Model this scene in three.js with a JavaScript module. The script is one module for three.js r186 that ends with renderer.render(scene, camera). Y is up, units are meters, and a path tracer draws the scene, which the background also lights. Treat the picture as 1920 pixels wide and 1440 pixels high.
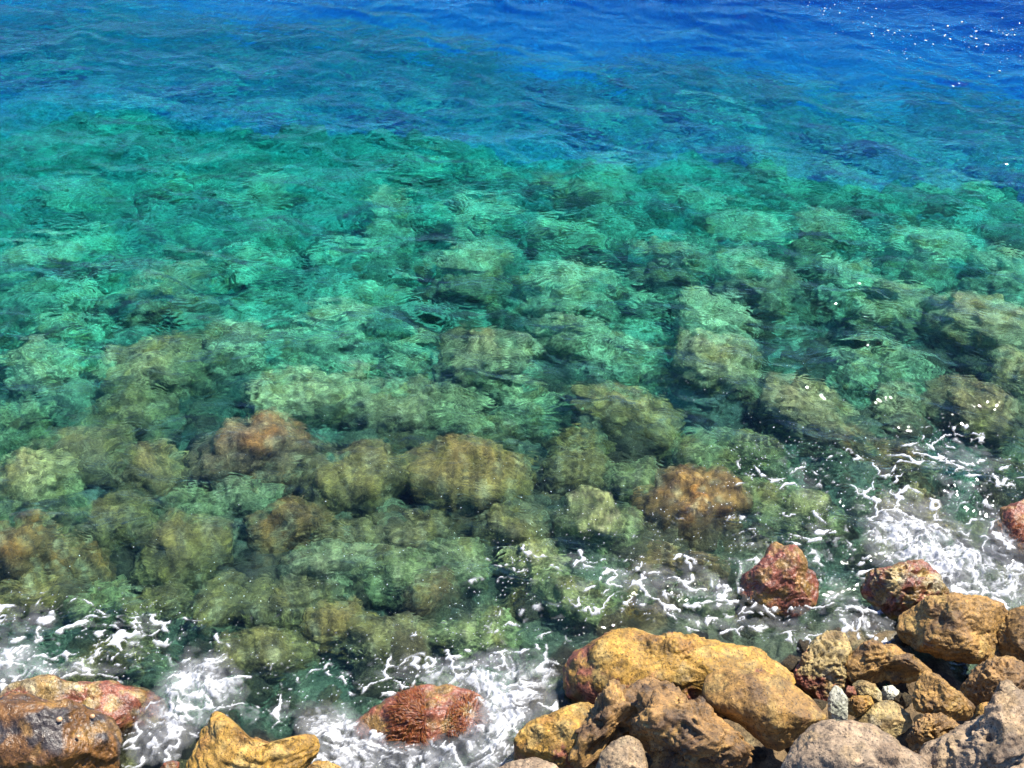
import * as THREE from 'three';
import { mergeGeometries } from 'three/addons/utils/BufferGeometryUtils.js';
import { createNoise3D } from 'simplex-noise';

// ---------------------------------------------------------------- camera, sky, sun, exposure
const CAM_H = 12, PITCH = THREE.MathUtils.degToRad(40), FOV = 34;
const scene = new THREE.Scene(), clamp01 = (x) => Math.min(1, Math.max(0, x));
const camera = new THREE.PerspectiveCamera(FOV, 4 / 3, 0.1, 600);
camera.position.set(0, CAM_H, 0);
camera.rotation.set(-PITCH, 0, 0);

const SUN_EL = THREE.MathUtils.degToRad(63), SUN_AZ = THREE.MathUtils.degToRad(60);
const sunDir = new THREE.Vector3(Math.sin(SUN_AZ) * Math.cos(SUN_EL), Math.sin(SUN_EL), -Math.cos(SUN_AZ) * Math.cos(SUN_EL));
{
  const W = 1024, H = 512, d = new Float32Array(W * H * 4), zen = [0.03, 0.1, 0.34], hor = [0.22, 0.45, 0.82];
  for (let j = 0; j < H; j++) for (let i = 0; i < W; i++) {
    const el = ((j + 0.5) / H - 0.5) * Math.PI, az = ((i + 0.5) / W - 0.5) * 2 * Math.PI, y = Math.sin(el), c = Math.cos(el), t = Math.pow(1 - clamp01(y), 3.2);
    const cs = Math.cos(az) * c * sunDir.x + y * sunDir.y + Math.sin(az) * c * sunDir.z, ang = Math.acos(Math.min(1, Math.max(-1, cs))) * 57.3, glow = 0.5 * Math.exp(-ang / 7) + 0.1 * Math.exp(-ang / 30);
    for (let k = 0; k < 3; k++) d[(j * W + i) * 4 + k] = zen[k] + (hor[k] - zen[k]) * t + glow * [1, 0.95, 0.85][k];
    d[(j * W + i) * 4 + 3] = 1;
  }
  const t = new THREE.DataTexture(d, W, H, THREE.RGBAFormat, THREE.FloatType);
  t.mapping = THREE.EquirectangularReflectionMapping; t.magFilter = t.minFilter = THREE.LinearFilter; t.needsUpdate = true;
  scene.background = scene.environment = t;
}
const sun = new THREE.DirectionalLight(new THREE.Color(1.0, 0.95, 0.86), 5.0);
sun.name = 'sun';
sun.position.copy(sunDir).multiplyScalar(120).add(new THREE.Vector3(0, 0, -16));
sun.target.position.set(0, 0, -16);
sun.castShadow = true;
sun.shadow.mapSize.set(4096, 4096);
Object.assign(sun.shadow.camera, { left: -30, right: 30, top: 30, bottom: -30, near: 1, far: 260 });
scene.add(sun, sun.target);
const renderer = new THREE.WebGLRenderer({ antialias: true });
renderer.toneMapping = THREE.LinearToneMapping;
renderer.toneMappingExposure = 2.6;
renderer.shadowMap.enabled = true;

// ---------------------------------------------------------------- numbers and noise
function rng(seed) { let s = seed | 0; return () => { s = (s + 0x6d2b79f5) | 0; let t = Math.imul(s ^ (s >>> 15), 1 | s); t = (t + Math.imul(t ^ (t >>> 7), 61 | t)) ^ t; return ((t ^ (t >>> 14)) >>> 0) / 4294967296; }; }
const noise = createNoise3D(rng(7));
const { clamp, lerp, smoothstep } = THREE.MathUtils;
const ss = (a, b, x) => { const t = clamp((x - a) / (b - a), 0, 1); return t * t * (3 - 2 * t); };
function fbm(x, y, z, oct, gain = 0.5) { let s = 0, a = 1, f = 1; for (let i = 0; i < oct; i++) { s += a * noise(x * f, y * f, z * f + i * 9.1); a *= gain; f *= 2.03; } return s; }
function ridge(x, y, z, oct) { let s = 0, a = 1, f = 1; for (let i = 0; i < oct; i++) { s += a * (1 - 2 * Math.abs(noise(x * f, y * f, z * f + i * 5.3))); a *= 0.5; f *= 2.1; } return s; }
const table = (t, x) => { if (x <= t[0][0]) return t[0][1]; for (let i = 1; i < t.length; i++) if (x < t[i][0]) return lerp(t[i - 1][1], t[i][1], (x - t[i - 1][0]) / (t[i][0] - t[i - 1][0])); return t[t.length - 1][1]; };

// A pixel of the 1920 x 1440 photograph to a ray, and to the place where that ray meets a level.
const TAN = Math.tan(THREE.MathUtils.degToRad(FOV / 2)), FOCAL = 720 / TAN;
const EYE = new THREE.Vector3(0, CAM_H, 0), FWD = new THREE.Vector3(0, -Math.sin(PITCH), -Math.cos(PITCH)), UPV = new THREE.Vector3(0, Math.cos(PITCH), -Math.sin(PITCH));
const ray = (px, py) => FWD.clone().addScaledVector(new THREE.Vector3(1, 0, 0), (px - 960) / FOCAL).addScaledVector(UPV, (720 - py) / FOCAL);
const at = (px, py, y = 0) => { const d = ray(px, py); return EYE.clone().addScaledVector(d, (y - CAM_H) / d.y); };

// ---------------------------------------------------------------- sea floor and waves
const SHELF = [[-6, -1.6], [-3, -0.55], [-1, 0.0], [0, 0.3], [0.8, 0.5], [2.4, 0.85], [5, 1.4], [8.2, 2.1], [12.1, 2.9], [15.9, 3.7], [22, 4.8], [60, 8]];
function dropOff(x, z) { const d = Math.max(0, -z - 25.9 + 0.3 * x - 2.0 * noise(x * 0.16, 3, z * 0.08)), e = 0.5 * (Math.sqrt(d * d + 9) - 3); return 15 * (1 - Math.exp(-e / 14)); }
function bedBase(x, z) {
  const t = -z - 9.5 - 0.13 * x + 1.9 * ss(1.6, -0.6, x) * ss(-13, -9.5, z);
  return -table(SHELF, t) - dropOff(x, z);
}
const sandyAt = (x, z) => ss(0.1, 2.6, dropOff(x, z) + 0.6 * noise(x * 0.3, 0, z * 0.3) + 0.4 * noise(x, 0, z));
function bed(x, z) {
  const d = clamp(-bedBase(x, z), 0, 4);
  return bedBase(x, z) + 0.16 * fbm(x * 0.55, 1, z * 0.55, 2) + 0.1 * ridge(x * 1.5, 4, z * 1.5, 2) - 0.1 * d * 0.2;
}
const WAVES = [];
{
  const r = rng(31);
  for (let i = 0; i < 16; i++) {
    const L = 3.4 * Math.pow(0.855, i), a = THREE.MathUtils.degToRad(90 + 8 + (r() - 0.5) * (50 + i * 3)), k = 2 * Math.PI / L;
    WAVES.push([Math.cos(a) * k, Math.sin(a) * k, r() * 9, 0.009 * L * (i < 4 ? 0.55 : 1) * (0.7 + 0.6 * r())]);
  }
}
function wave(x, z) {
  const w = 1.5 * noise(x * 0.3, 2, z * 0.42), v = 1.2 * noise(x * 0.75, 8, z * 0.95), g = 0.75 + 0.5 * noise(x * 0.16, 5, z * 0.22);
  let h = 0;
  for (let i = 0; i < WAVES.length; i++) {
    const [kx, kz, p, a] = WAVES[i], s = Math.sin(kx * x + kz * z + p + (i & 1 ? w : -w) + (i > 5 ? v * (1 + i * 0.12) : 0));
    h += a * (1.25 * Math.exp(s * 0.85 - 0.85) * 1.9 - 0.9);
  }
  return h * g;
}

function axis(a, b, step, far0, far1) {
  const out = [];
  for (let x = far0, s = 9; x < a - 0.4; ) { out.push(x); s = Math.max(0.5, Math.min(9, (a - x) * 0.35)); x += s; }
  const n = Math.round((b - a) / step);
  for (let i = 0; i <= n; i++) out.push(a + (b - a) * i / n);
  for (let x = b + 0.5; x < far1; ) { out.push(x); x += Math.max(0.5, Math.min(9, (x - b) * 0.5)); }
  out.push(far1);
  return out;
}
function sheet(xs, zs, height, skip) {
  const nx = xs.length, nz = zs.length, P = new Float32Array(nx * nz * 3), N = new Float32Array(nx * nz * 3), U = new Float32Array(nx * nz * 2), I = [];
  for (let j = 0; j < nz; j++) for (let i = 0; i < nx; i++) { const o = j * nx + i; P[o * 3] = xs[i]; P[o * 3 + 1] = height(xs[i], zs[j]); P[o * 3 + 2] = zs[j]; U[o * 2] = xs[i]; U[o * 2 + 1] = zs[j]; }
  for (let j = 0; j < nz; j++) for (let i = 0; i < nx; i++) {
    const o = j * nx + i, i0 = Math.max(i - 1, 0), i1 = Math.min(i + 1, nx - 1), j0 = Math.max(j - 1, 0), j1 = Math.min(j + 1, nz - 1);
    const gx = (P[(j * nx + i1) * 3 + 1] - P[(j * nx + i0) * 3 + 1]) / (xs[i1] - xs[i0]), gz = (P[(j1 * nx + i) * 3 + 1] - P[(j0 * nx + i) * 3 + 1]) / (zs[j1] - zs[j0]), l = Math.hypot(gx, 1, gz);
    N[o * 3] = -gx / l; N[o * 3 + 1] = 1 / l; N[o * 3 + 2] = -gz / l;
  }
  for (let j = 0; j < nz - 1; j++) for (let i = 0; i < nx - 1; i++) { const o = j * nx + i; I.push(o, o + nx, o + 1, o + 1, o + nx, o + nx + 1); }
  const g = new THREE.BufferGeometry();
  g.setAttribute('position', new THREE.BufferAttribute(P, 3)).setAttribute('normal', new THREE.BufferAttribute(N, 3)).setAttribute('uv', new THREE.BufferAttribute(U, 2)).setIndex(I);
  return g;
}

// ---------------------------------------------------------------- textures
function dataTex(n, f, channels, srgb) {
  const d = new Uint8Array(n * n * 4);
  for (let y = 0; y < n; y++) for (let x = 0; x < n; x++) { const v = f(x / n, y / n), o = (y * n + x) * 4; for (let c = 0; c < 3; c++) d[o + c] = clamp(Math.round(255 * (channels ? v[c] : v)), 0, 255); d[o + 3] = 255; }
  const t = new THREE.DataTexture(d, n, n);
  t.wrapS = t.wrapT = THREE.RepeatWrapping; t.magFilter = THREE.LinearFilter; t.minFilter = THREE.LinearMipmapLinearFilter;
  if (srgb) t.colorSpace = THREE.SRGBColorSpace;
  t.needsUpdate = true;
  return t;
}
// tiling noise: four shifted copies of the field, cross-faded
const tile = (u, v, f, k) => {
  const g = f * 0.55, n = (x, y) => noise(x * g + k, y * g - k, k * 1.7), a = 1 - u, b = 1 - v, w = [a * b, u * b, a * v, u * v];
  return (w[0] * n(u, v) + w[1] * n(u - 1, v) + w[2] * n(u, v - 1) + w[3] * n(u - 1, v - 1)) / Math.hypot(...w);
};
const rockBumpTex = dataTex(768, (u, v) => { let s = 0.5, a = 0.2; for (let i = 0, f = 14; i < 6; i++, f *= 2.05) { s += a * (i % 2 ? 0.5 - 1.1 * Math.abs(tile(u, v, f, i * 7)) : tile(u, v, f, i * 7)); a *= 0.7; } return s; });
const rockTintTex = dataTex(768, (u, v) => { let s = 0.8, a = 0.13; for (let i = 0, f = 9; i < 6; i++, f *= 2.1) { s += a * tile(u, v, f, 40 + i * 7); a *= 0.85; } const pit = tile(u, v, 120, 90) > 0.62 ? 0.6 : 1; return s * pit; }, false, true);
const weedTintTex = dataTex(768, (u, v) => { let s = 0.7, a = 0.21; const w = 0.02 * tile(u, v, 12, 9); for (let i = 0, f = 16; i < 5; i++, f *= 2.1) { s += a * tile(u + w, v - w, f, 140 + i * 7); a *= 0.75; } return clamp(s, 0.12, 1); }, false, true);
const rippleTex = dataTex(1024, (u, v) => { const w = 0.03 * tile(u, v, 6, 3); return 0.5 + 0.2 * tile(u + w, v * 1 + w, 16, 20) + 0.13 * (0.5 - Math.abs(tile(u - w, v + w, 34, 50))) * 2 + 0.035 * tile(u, v + w, 70, 70); });
rockBumpTex.repeat.set(0.55, 0.55); rockTintTex.repeat.set(0.5, 0.5); weedTintTex.repeat.set(0.45, 0.45); rippleTex.repeat.set(0.21, 0.33); rippleTex.rotation = 0.12;

// ---------------------------------------------------------------- materials
const rockMat = (rough, bump, tint = rockTintTex) => { const m = new THREE.MeshPhysicalMaterial({ color: 0xffffff, roughness: rough, vertexColors: true, map: tint, bumpMap: rockBumpTex, bumpScale: bump }); return m; };
const MAT = {
  wet: rockMat(0.42, 0.035), dry: rockMat(0.7, 0.032), sunk: rockMat(0.9, 0.05, weedTintTex), brighter: rockMat(0.9, 0.05), bed: rockMat(0.95, 0.04),
  waterBody: new THREE.MeshPhysicalMaterial({ color: 0xffffff, roughness: 0.03, transmission: 1, thickness: 1, ior: 1.33, transparent: true, opacity: 0.64, bumpMap: rippleTex, bumpScale: 0.026, attenuationColor: new THREE.Color(Math.exp(-0.46), Math.exp(-0.064), Math.exp(-0.02)), attenuationDistance: 1 }),
  foam: new THREE.MeshPhysicalMaterial({ color: new THREE.Color(0.38, 0.385, 0.39), roughness: 0.7, vertexColors: true, transparent: true, bumpMap: rockBumpTex, bumpScale: 0.015 }),
  fleck: new THREE.MeshStandardMaterial({ color: new THREE.Color(0.45, 0.45, 0.45), roughness: 0.6 }),
};
MAT.waterBody.name = 'sea water';

// ---------------------------------------------------------------- bookkeeping
const names = new Map();
function numbered(n) { const k = names.get(n) ?? 0; names.set(n, k + 1); return k ? n + '_' + String(k).padStart(3, '0') : n; }
function put(o, name, data, parent = scene) { o.name = parent === scene ? numbered(name) : name; o.userData = { ...data }; o.castShadow = o.receiveShadow = true; parent.add(o); return o; }

// ---------------------------------------------------------------- the setting
{
  const xs = axis(-17, 17, 0.085, -70, 70), zs = axis(-46, -3, 0.085, -110, 8);
  const g = sheet(xs, zs, bed), p = g.attributes.position, col = new Float32Array(p.count * 3);
  for (let i = 0; i < p.count; i++) {
    const x = p.getX(i), y = p.getY(i), z = p.getZ(i), sandy = sandyAt(x, z), m = 0.5 + 0.5 * fbm(x * 1.3, 2, z * 1.3, 3), q = ss(0.2, 0.6, noise(x * 0.6, 9, z * 0.6));
    const rock = [lerp(0.06, 0.17, m), lerp(0.07, 0.19, m), lerp(0.035, 0.1, m)];  // dark base colour paints shade into the gaps between boulders
    rock[0] += q * 0.08; rock[2] -= q * 0.03;
    const brighter = ss(-0.25, 0.3, noise(x * 0.45, 14, z * 0.45) + 0.5 * noise(x * 1.3, 15, z * 1.3) + (-19 - z) * 0.2) * 0.75;  // distant floor brightened in its colour, stronger farther out, broken into patches by noise
    for (let c = 0; c < 3; c++) rock[c] = lerp(rock[c], [0.55, 0.66, 0.34][c], brighter * (0.75 + 0.25 * m));
    const land = ss(-0.1, 0.15, y), earth = [0.17, 0.11, 0.05];
    const sand = [0.68, 0.68, 0.66];
    for (let c = 0; c < 3; c++) col[i * 3 + c] = lerp(lerp(rock[c], sand[c], sandy), earth[c], land);
  }
  g.setAttribute('color', new THREE.BufferAttribute(col, 3));
  put(new THREE.Mesh(g, MAT.bed), 'seabed', { kind: 'structure', label: 'rocky seabed falling away into deep blue water', category: 'seabed' });
}
{
  const xs = axis(-13.5, 13.5, 0.042, -60, 60), zs = axis(-33, -5.5, 0.042, -100, 2), top = sheet(xs, zs, wave), nx = xs.length, nz = zs.length;
  const P = Array.from(top.attributes.position.array), N = Array.from(top.attributes.normal.array), U = Array.from(top.attributes.uv.array), I = Array.from(top.index.array), base = P.length / 3;
  const rim = [];
  for (let i = 0; i < nx; i++) rim.push(i);
  for (let j = 1; j < nz; j++) rim.push(j * nx + nx - 1);
  for (let i = nx - 2; i >= 0; i--) rim.push((nz - 1) * nx + i);
  for (let j = nz - 2; j > 0; j--) rim.push(j * nx);
  const B = -24, low = base, n = rim.length;
  for (const o of rim) { P.push(P[o * 3], B, P[o * 3 + 2]); N.push(0, -1, 0); U.push(P[o * 3], P[o * 3 + 2]); }
  P.push(0, B, -40); N.push(0, -1, 0); U.push(0, -40);
  for (let k = 0; k < n; k++) { const a = rim[k], b = rim[(k + 1) % n], c = low + k, d = low + (k + 1) % n; I.push(a, b, c, b, d, c, c, d, low + n); }
  const g = new THREE.BufferGeometry();
  g.setAttribute('position', new THREE.Float32BufferAttribute(P, 3)).setAttribute('normal', new THREE.Float32BufferAttribute(N, 3)).setAttribute('uv', new THREE.Float32BufferAttribute(U, 2)).setIndex(I);
  put(new THREE.Mesh(g, MAT.waterBody), 'sea_water', { kind: 'structure', label: 'clear sea water over the sunken boulders', category: 'water' });
}

// ---------------------------------------------------------------- rocks
const spheres = new Map();
function unitSphere(n) {
  if (spheres.has(n)) return spheres.get(n);
  const pos = [], idx = [], seen = new Map();
  const vert = (x, y, z) => { const l = Math.hypot(x, y, z), k = Math.round(x / l * 1e5) + ',' + Math.round(y / l * 1e5) + ',' + Math.round(z / l * 1e5); let i = seen.get(k); if (i === undefined) { i = pos.length / 3; seen.set(k, i); pos.push(x / l, y / l, z / l); } return i; };
  const T = (t) => Math.tan((t / n - 0.5) * Math.PI / 2);
  for (const [ax, s] of [[0, 1], [0, -1], [1, 1], [1, -1], [2, 1], [2, -1]]) {
    const p = (a, b) => { const v = [0, 0, 0]; v[ax] = s; v[(ax + 1) % 3] = T(a) * s; v[(ax + 2) % 3] = T(b); return vert(...v); };
    for (let a = 0; a < n; a++) for (let b = 0; b < n; b++) { const q = p(a, b), r = p(a + 1, b), u = p(a + 1, b + 1), w = p(a, b + 1); idx.push(q, r, u, q, u, w); }
  }
  const made = { pos: Float32Array.from(pos), idx };
  spheres.set(n, made);
  return made;
}
function outlineRadius(pts) {
  const R = new Float32Array(256), n = pts.length;
  for (let k = 0; k < 256; k++) {
    const a = k / 256 * 2 * Math.PI, dx = Math.cos(a), dy = Math.sin(a); let best = 0;
    for (let i = 0; i < n; i++) {
      const [x1, y1] = pts[i], [x2, y2] = pts[(i + 1) % n], ex = x2 - x1, ey = y2 - y1, den = dx * ey - dy * ex;
      if (Math.abs(den) < 1e-9) continue;
      const t = (x1 * ey - y1 * ex) / den, s = (x1 * dy - y1 * dx) / den;
      if (t > 0 && s >= -1e-6 && s <= 1 + 1e-6) best = Math.max(best, t);
    }
    R[k] = best;
  }
  const S = new Float32Array(256);
  for (let k = 0; k < 256; k++) { let s = 0, w = 0; for (let d = -5; d <= 5; d++) { const q = Math.exp(-d * d / 9); s += q * R[(k + d + 256) % 256]; w += q; } S[k] = s / w; }
  let mean = 0; for (const s of S) mean += s / 256;
  return { mean, at: (a) => { const t = ((a / (2 * Math.PI)) % 1 + 1) % 1 * 256, i = Math.floor(t) % 256, f = t - Math.floor(t); return S[i] * (1 - f) + S[(i + 1) % 256] * f; } };
}
function frameAt(C) { const w = EYE.clone().sub(C).normalize(), u = new THREE.Vector3(0, 1, 0).cross(w).normalize(), v = w.clone().cross(u); return { u, v, w }; }
/* A boulder whose outline, seen from the eye, is the given ring; it has its own depth, flat faces, bumps and pits.
   color(x, y, z, n, out): base colour at a place in the world. */
function boulder({ C, outline, depth = 0.85, n = 30, seed, facets = 6, cut = 0.68, lump = 0.05, grain = 0.013, pits = 0, pitSize = 7, layers = 0, crag = 0, cragF = 1.6, round = 0.84, frame, color }) {
  const { u, v, w } = frame ?? frameAt(C), R = outlineRadius(outline), r = rng(seed), S = unitSphere(n), cnt = S.pos.length / 3, P = new Float32Array(cnt * 3), o = seed * 3.7 % 97, m = R.mean, D = m * depth;
  const pt = (dx, dy, dz) => { const a = Math.atan2(dy, dx), s = Math.hypot(dx, dy), rr = R.at(a) * Math.pow(s, round) / (s || 1), zz = Math.sign(dz) * Math.pow(Math.abs(dz), round) * D; return [rr * dx, rr * dy, zz]; };
  const planes = [];
  for (let k = 0; k < facets; k++) {
    const a = (k + r() * 0.8) / facets * 2 * Math.PI, t = 0.25 + r() * 0.75, nn = new THREE.Vector3(Math.cos(a) * t, Math.sin(a) * t, 0.55 + r() * 0.5).normalize(); let h = 0;
    for (let i = 0; i < cnt; i += 7) { const q = pt(S.pos[i * 3], S.pos[i * 3 + 1], S.pos[i * 3 + 2]); h = Math.max(h, q[0] * nn.x + q[1] * nn.y + q[2] * nn.z); }
    planes.push([nn, h * (cut + r() * (0.98 - cut) * 0.9)]);
  }
  const soft = 0.03 * m;
  for (let i = 0; i < cnt; i++) {
    const dx = S.pos[i * 3], dy = S.pos[i * 3 + 1], dz = S.pos[i * 3 + 2], q = pt(dx, dy, dz);
    for (const [nn, h] of planes) { const e = q[0] * nn.x + q[1] * nn.y + q[2] * nn.z - h; const d = e > 4 * soft ? e : soft * Math.log(1 + Math.exp(e / soft)); if (d > 1e-5) { q[0] -= nn.x * d; q[1] -= nn.y * d; q[2] -= nn.z * d; } }
    let X = u.x * q[0] + v.x * q[1] + w.x * q[2], Y = u.y * q[0] + v.y * q[1] + w.y * q[2], Z = u.z * q[0] + v.z * q[1] + w.z * q[2];
    const l = Math.hypot(X, Y, Z) || 1, f = 1.3 / m;
    let d = m * lump * fbm(X * f + o, Y * f, Z * f - o, 3) + grain * 0.5 * fbm(X * 5 + o, Y * 5, Z * 5, 3) + grain * 0.35 * ridge(X * 13, Y * 13 + o, Z * 13, 2);
    if (crag) { const q = 2.2 * fbm(X * cragF + o, Y * cragF * 1.3, Z * cragF, 2) + 3, k = Math.floor(q), e = q - k; d += crag * (k + ss(0.35, 0.65, e) - 3); }
    if (pits) { const a = noise(X * pitSize + o, Y * pitSize, Z * pitSize), b = noise(X * pitSize * 2.3, Y * pitSize * 2.3 + o, Z * pitSize * 2.3); d -= pits * (ss(0.45, 0.72, a) * 1.4 + ss(0.4, 0.75, b) * 0.5); }
    if (layers) d += layers * Math.abs(noise((X + Z) * 1.2 + o, (Y + 0.3 * X) * 9, o)) - layers * 0.4;
    P[i * 3] = X + X / l * d; P[i * 3 + 1] = Y + Y / l * d; P[i * 3 + 2] = Z + Z / l * d;
  }
  return finish(P, S.idx, C, color);
}
function finish(P, idx, C, color) {
  const g0 = new THREE.BufferGeometry();
  g0.setAttribute('position', new THREE.BufferAttribute(P, 3)).setIndex(idx);
  g0.computeVertexNormals();
  const N = g0.attributes.normal.array, seen = new Map(), out = [], use = [];
  for (let t = 0; t < idx.length; t += 3) {
    let nx = 0, ny = 0, nz = 0;
    for (let k = 0; k < 3; k++) { nx += N[idx[t + k] * 3]; ny += N[idx[t + k] * 3 + 1]; nz += N[idx[t + k] * 3 + 2]; }
    nx = Math.abs(nx); ny = Math.abs(ny); nz = Math.abs(nz);
    const ax = nx > ny && nx > nz ? 0 : ny > nz ? 1 : 2;
    for (let k = 0; k < 3; k++) { const key = idx[t + k] * 3 + ax; let i = seen.get(key); if (i === undefined) { i = use.length; seen.set(key, i); use.push(key); } out.push(i); }
  }
  const n = use.length, p = new Float32Array(n * 3), no = new Float32Array(n * 3), uv = new Float32Array(n * 2), col = new Float32Array(n * 3), c = [0, 0, 0];
  for (let i = 0; i < n; i++) {
    const s = Math.floor(use[i] / 3), ax = use[i] % 3, x = P[s * 3], y = P[s * 3 + 1], z = P[s * 3 + 2];
    p.set([x, y, z], i * 3); no.set([N[s * 3], N[s * 3 + 1], N[s * 3 + 2]], i * 3);
    const X = x + C.x, Y = y + C.y, Z = z + C.z;
    uv.set(ax === 0 ? [Z, Y] : ax === 1 ? [X, Z] : [X, Y], i * 2);
    color(X, Y, Z, [N[s * 3], N[s * 3 + 1], N[s * 3 + 2]], c);
    col.set(c, i * 3);
  }
  const g = new THREE.BufferGeometry();
  g.setAttribute('position', new THREE.BufferAttribute(p, 3)).setAttribute('normal', new THREE.BufferAttribute(no, 3)).setAttribute('uv', new THREE.BufferAttribute(uv, 2)).setAttribute('color', new THREE.BufferAttribute(col, 3)).setIndex(out);
  return g;
}
const ring = (pts, C) => { const { u, v, w } = frameAt(C), k = C.clone().sub(EYE).dot(w); return pts.map(([px, py]) => { const d = ray(px, py), P = EYE.clone().addScaledVector(d, k / d.dot(w)).sub(C); return [P.dot(u), P.dot(v)]; }); };

// Colours of the stones: a few minerals in patches, and a crust of red weed in the wash of the waves.
const STONE = {
  ochre: [[0.48, 0.265, 0.038], [0.33, 0.16, 0.025], [0.52, 0.35, 0.1]],
  umber: [[0.37, 0.2, 0.045], [0.22, 0.115, 0.032], [0.48, 0.3, 0.08]],
  brown: [[0.31, 0.165, 0.046], [0.16, 0.083, 0.027], [0.44, 0.25, 0.065]],
  grey: [[0.36, 0.25, 0.145], [0.25, 0.16, 0.085], [0.4, 0.265, 0.125]],
  tan: [[0.34, 0.23, 0.12], [0.23, 0.14, 0.06], [0.4, 0.29, 0.15]],
  pale: [[0.46, 0.33, 0.12], [0.35, 0.22, 0.07], [0.5, 0.42, 0.24]],
  whitish: [[0.6, 0.58, 0.42], [0.46, 0.46, 0.32], [0.66, 0.63, 0.48]],
  rust: [[0.22, 0.1, 0.024], [0.075, 0.058, 0.046], [0.34, 0.18, 0.04]],
};
function stoneColor(kind, seed, red) {
  const [A, B, Cc] = STONE[kind], o = seed * 1.37 % 50, weed = [0.25, 0.078, 0.038], olive = [0.25, 0.14, 0.03];
  return (x, y, z, n, c) => {
    const b = ss(kind === 'rust' ? -0.25 : 0.05, kind === 'rust' ? 0.3 : 0.7, fbm(x * 1.6 + o, y * 1.6, z * 1.6, 3)), e = ss(0.15, 0.75, fbm(x * 2.3 - o, y * 2.3 + 7, z * 2.3, 3)), f = 0.86 + 0.2 * noise(x * 17, y * 17, z * 17 + o);
    for (let k = 0; k < 3; k++) c[k] = lerp(lerp(A[k], B[k], b), Cc[k], e * 0.8) * f;
    if (red !== undefined) {
      const lim = red + 0.14 * fbm(x * 2.1, y * 2.1 + o, z * 2.1, 3) + 0.05 * noise(x * 19, y * 19, z * 19), a = ss(0.05, -0.05, y - lim) * (1 - 0.75 * ss(0.1, 0.55, fbm(x * 4.5, y * 4.5 - o, z * 4.5, 3))), g = ss(0.0, 0.6, noise(x * 3, y * 3, z * 3 + 20));
      for (let k = 0; k < 3; k++) c[k] = lerp(c[k], lerp(weed[k], olive[k], g) * (0.75 + 0.6 * Math.abs(noise(x * 24, y * 24, z * 24))), a);
    }
  };
}
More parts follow.
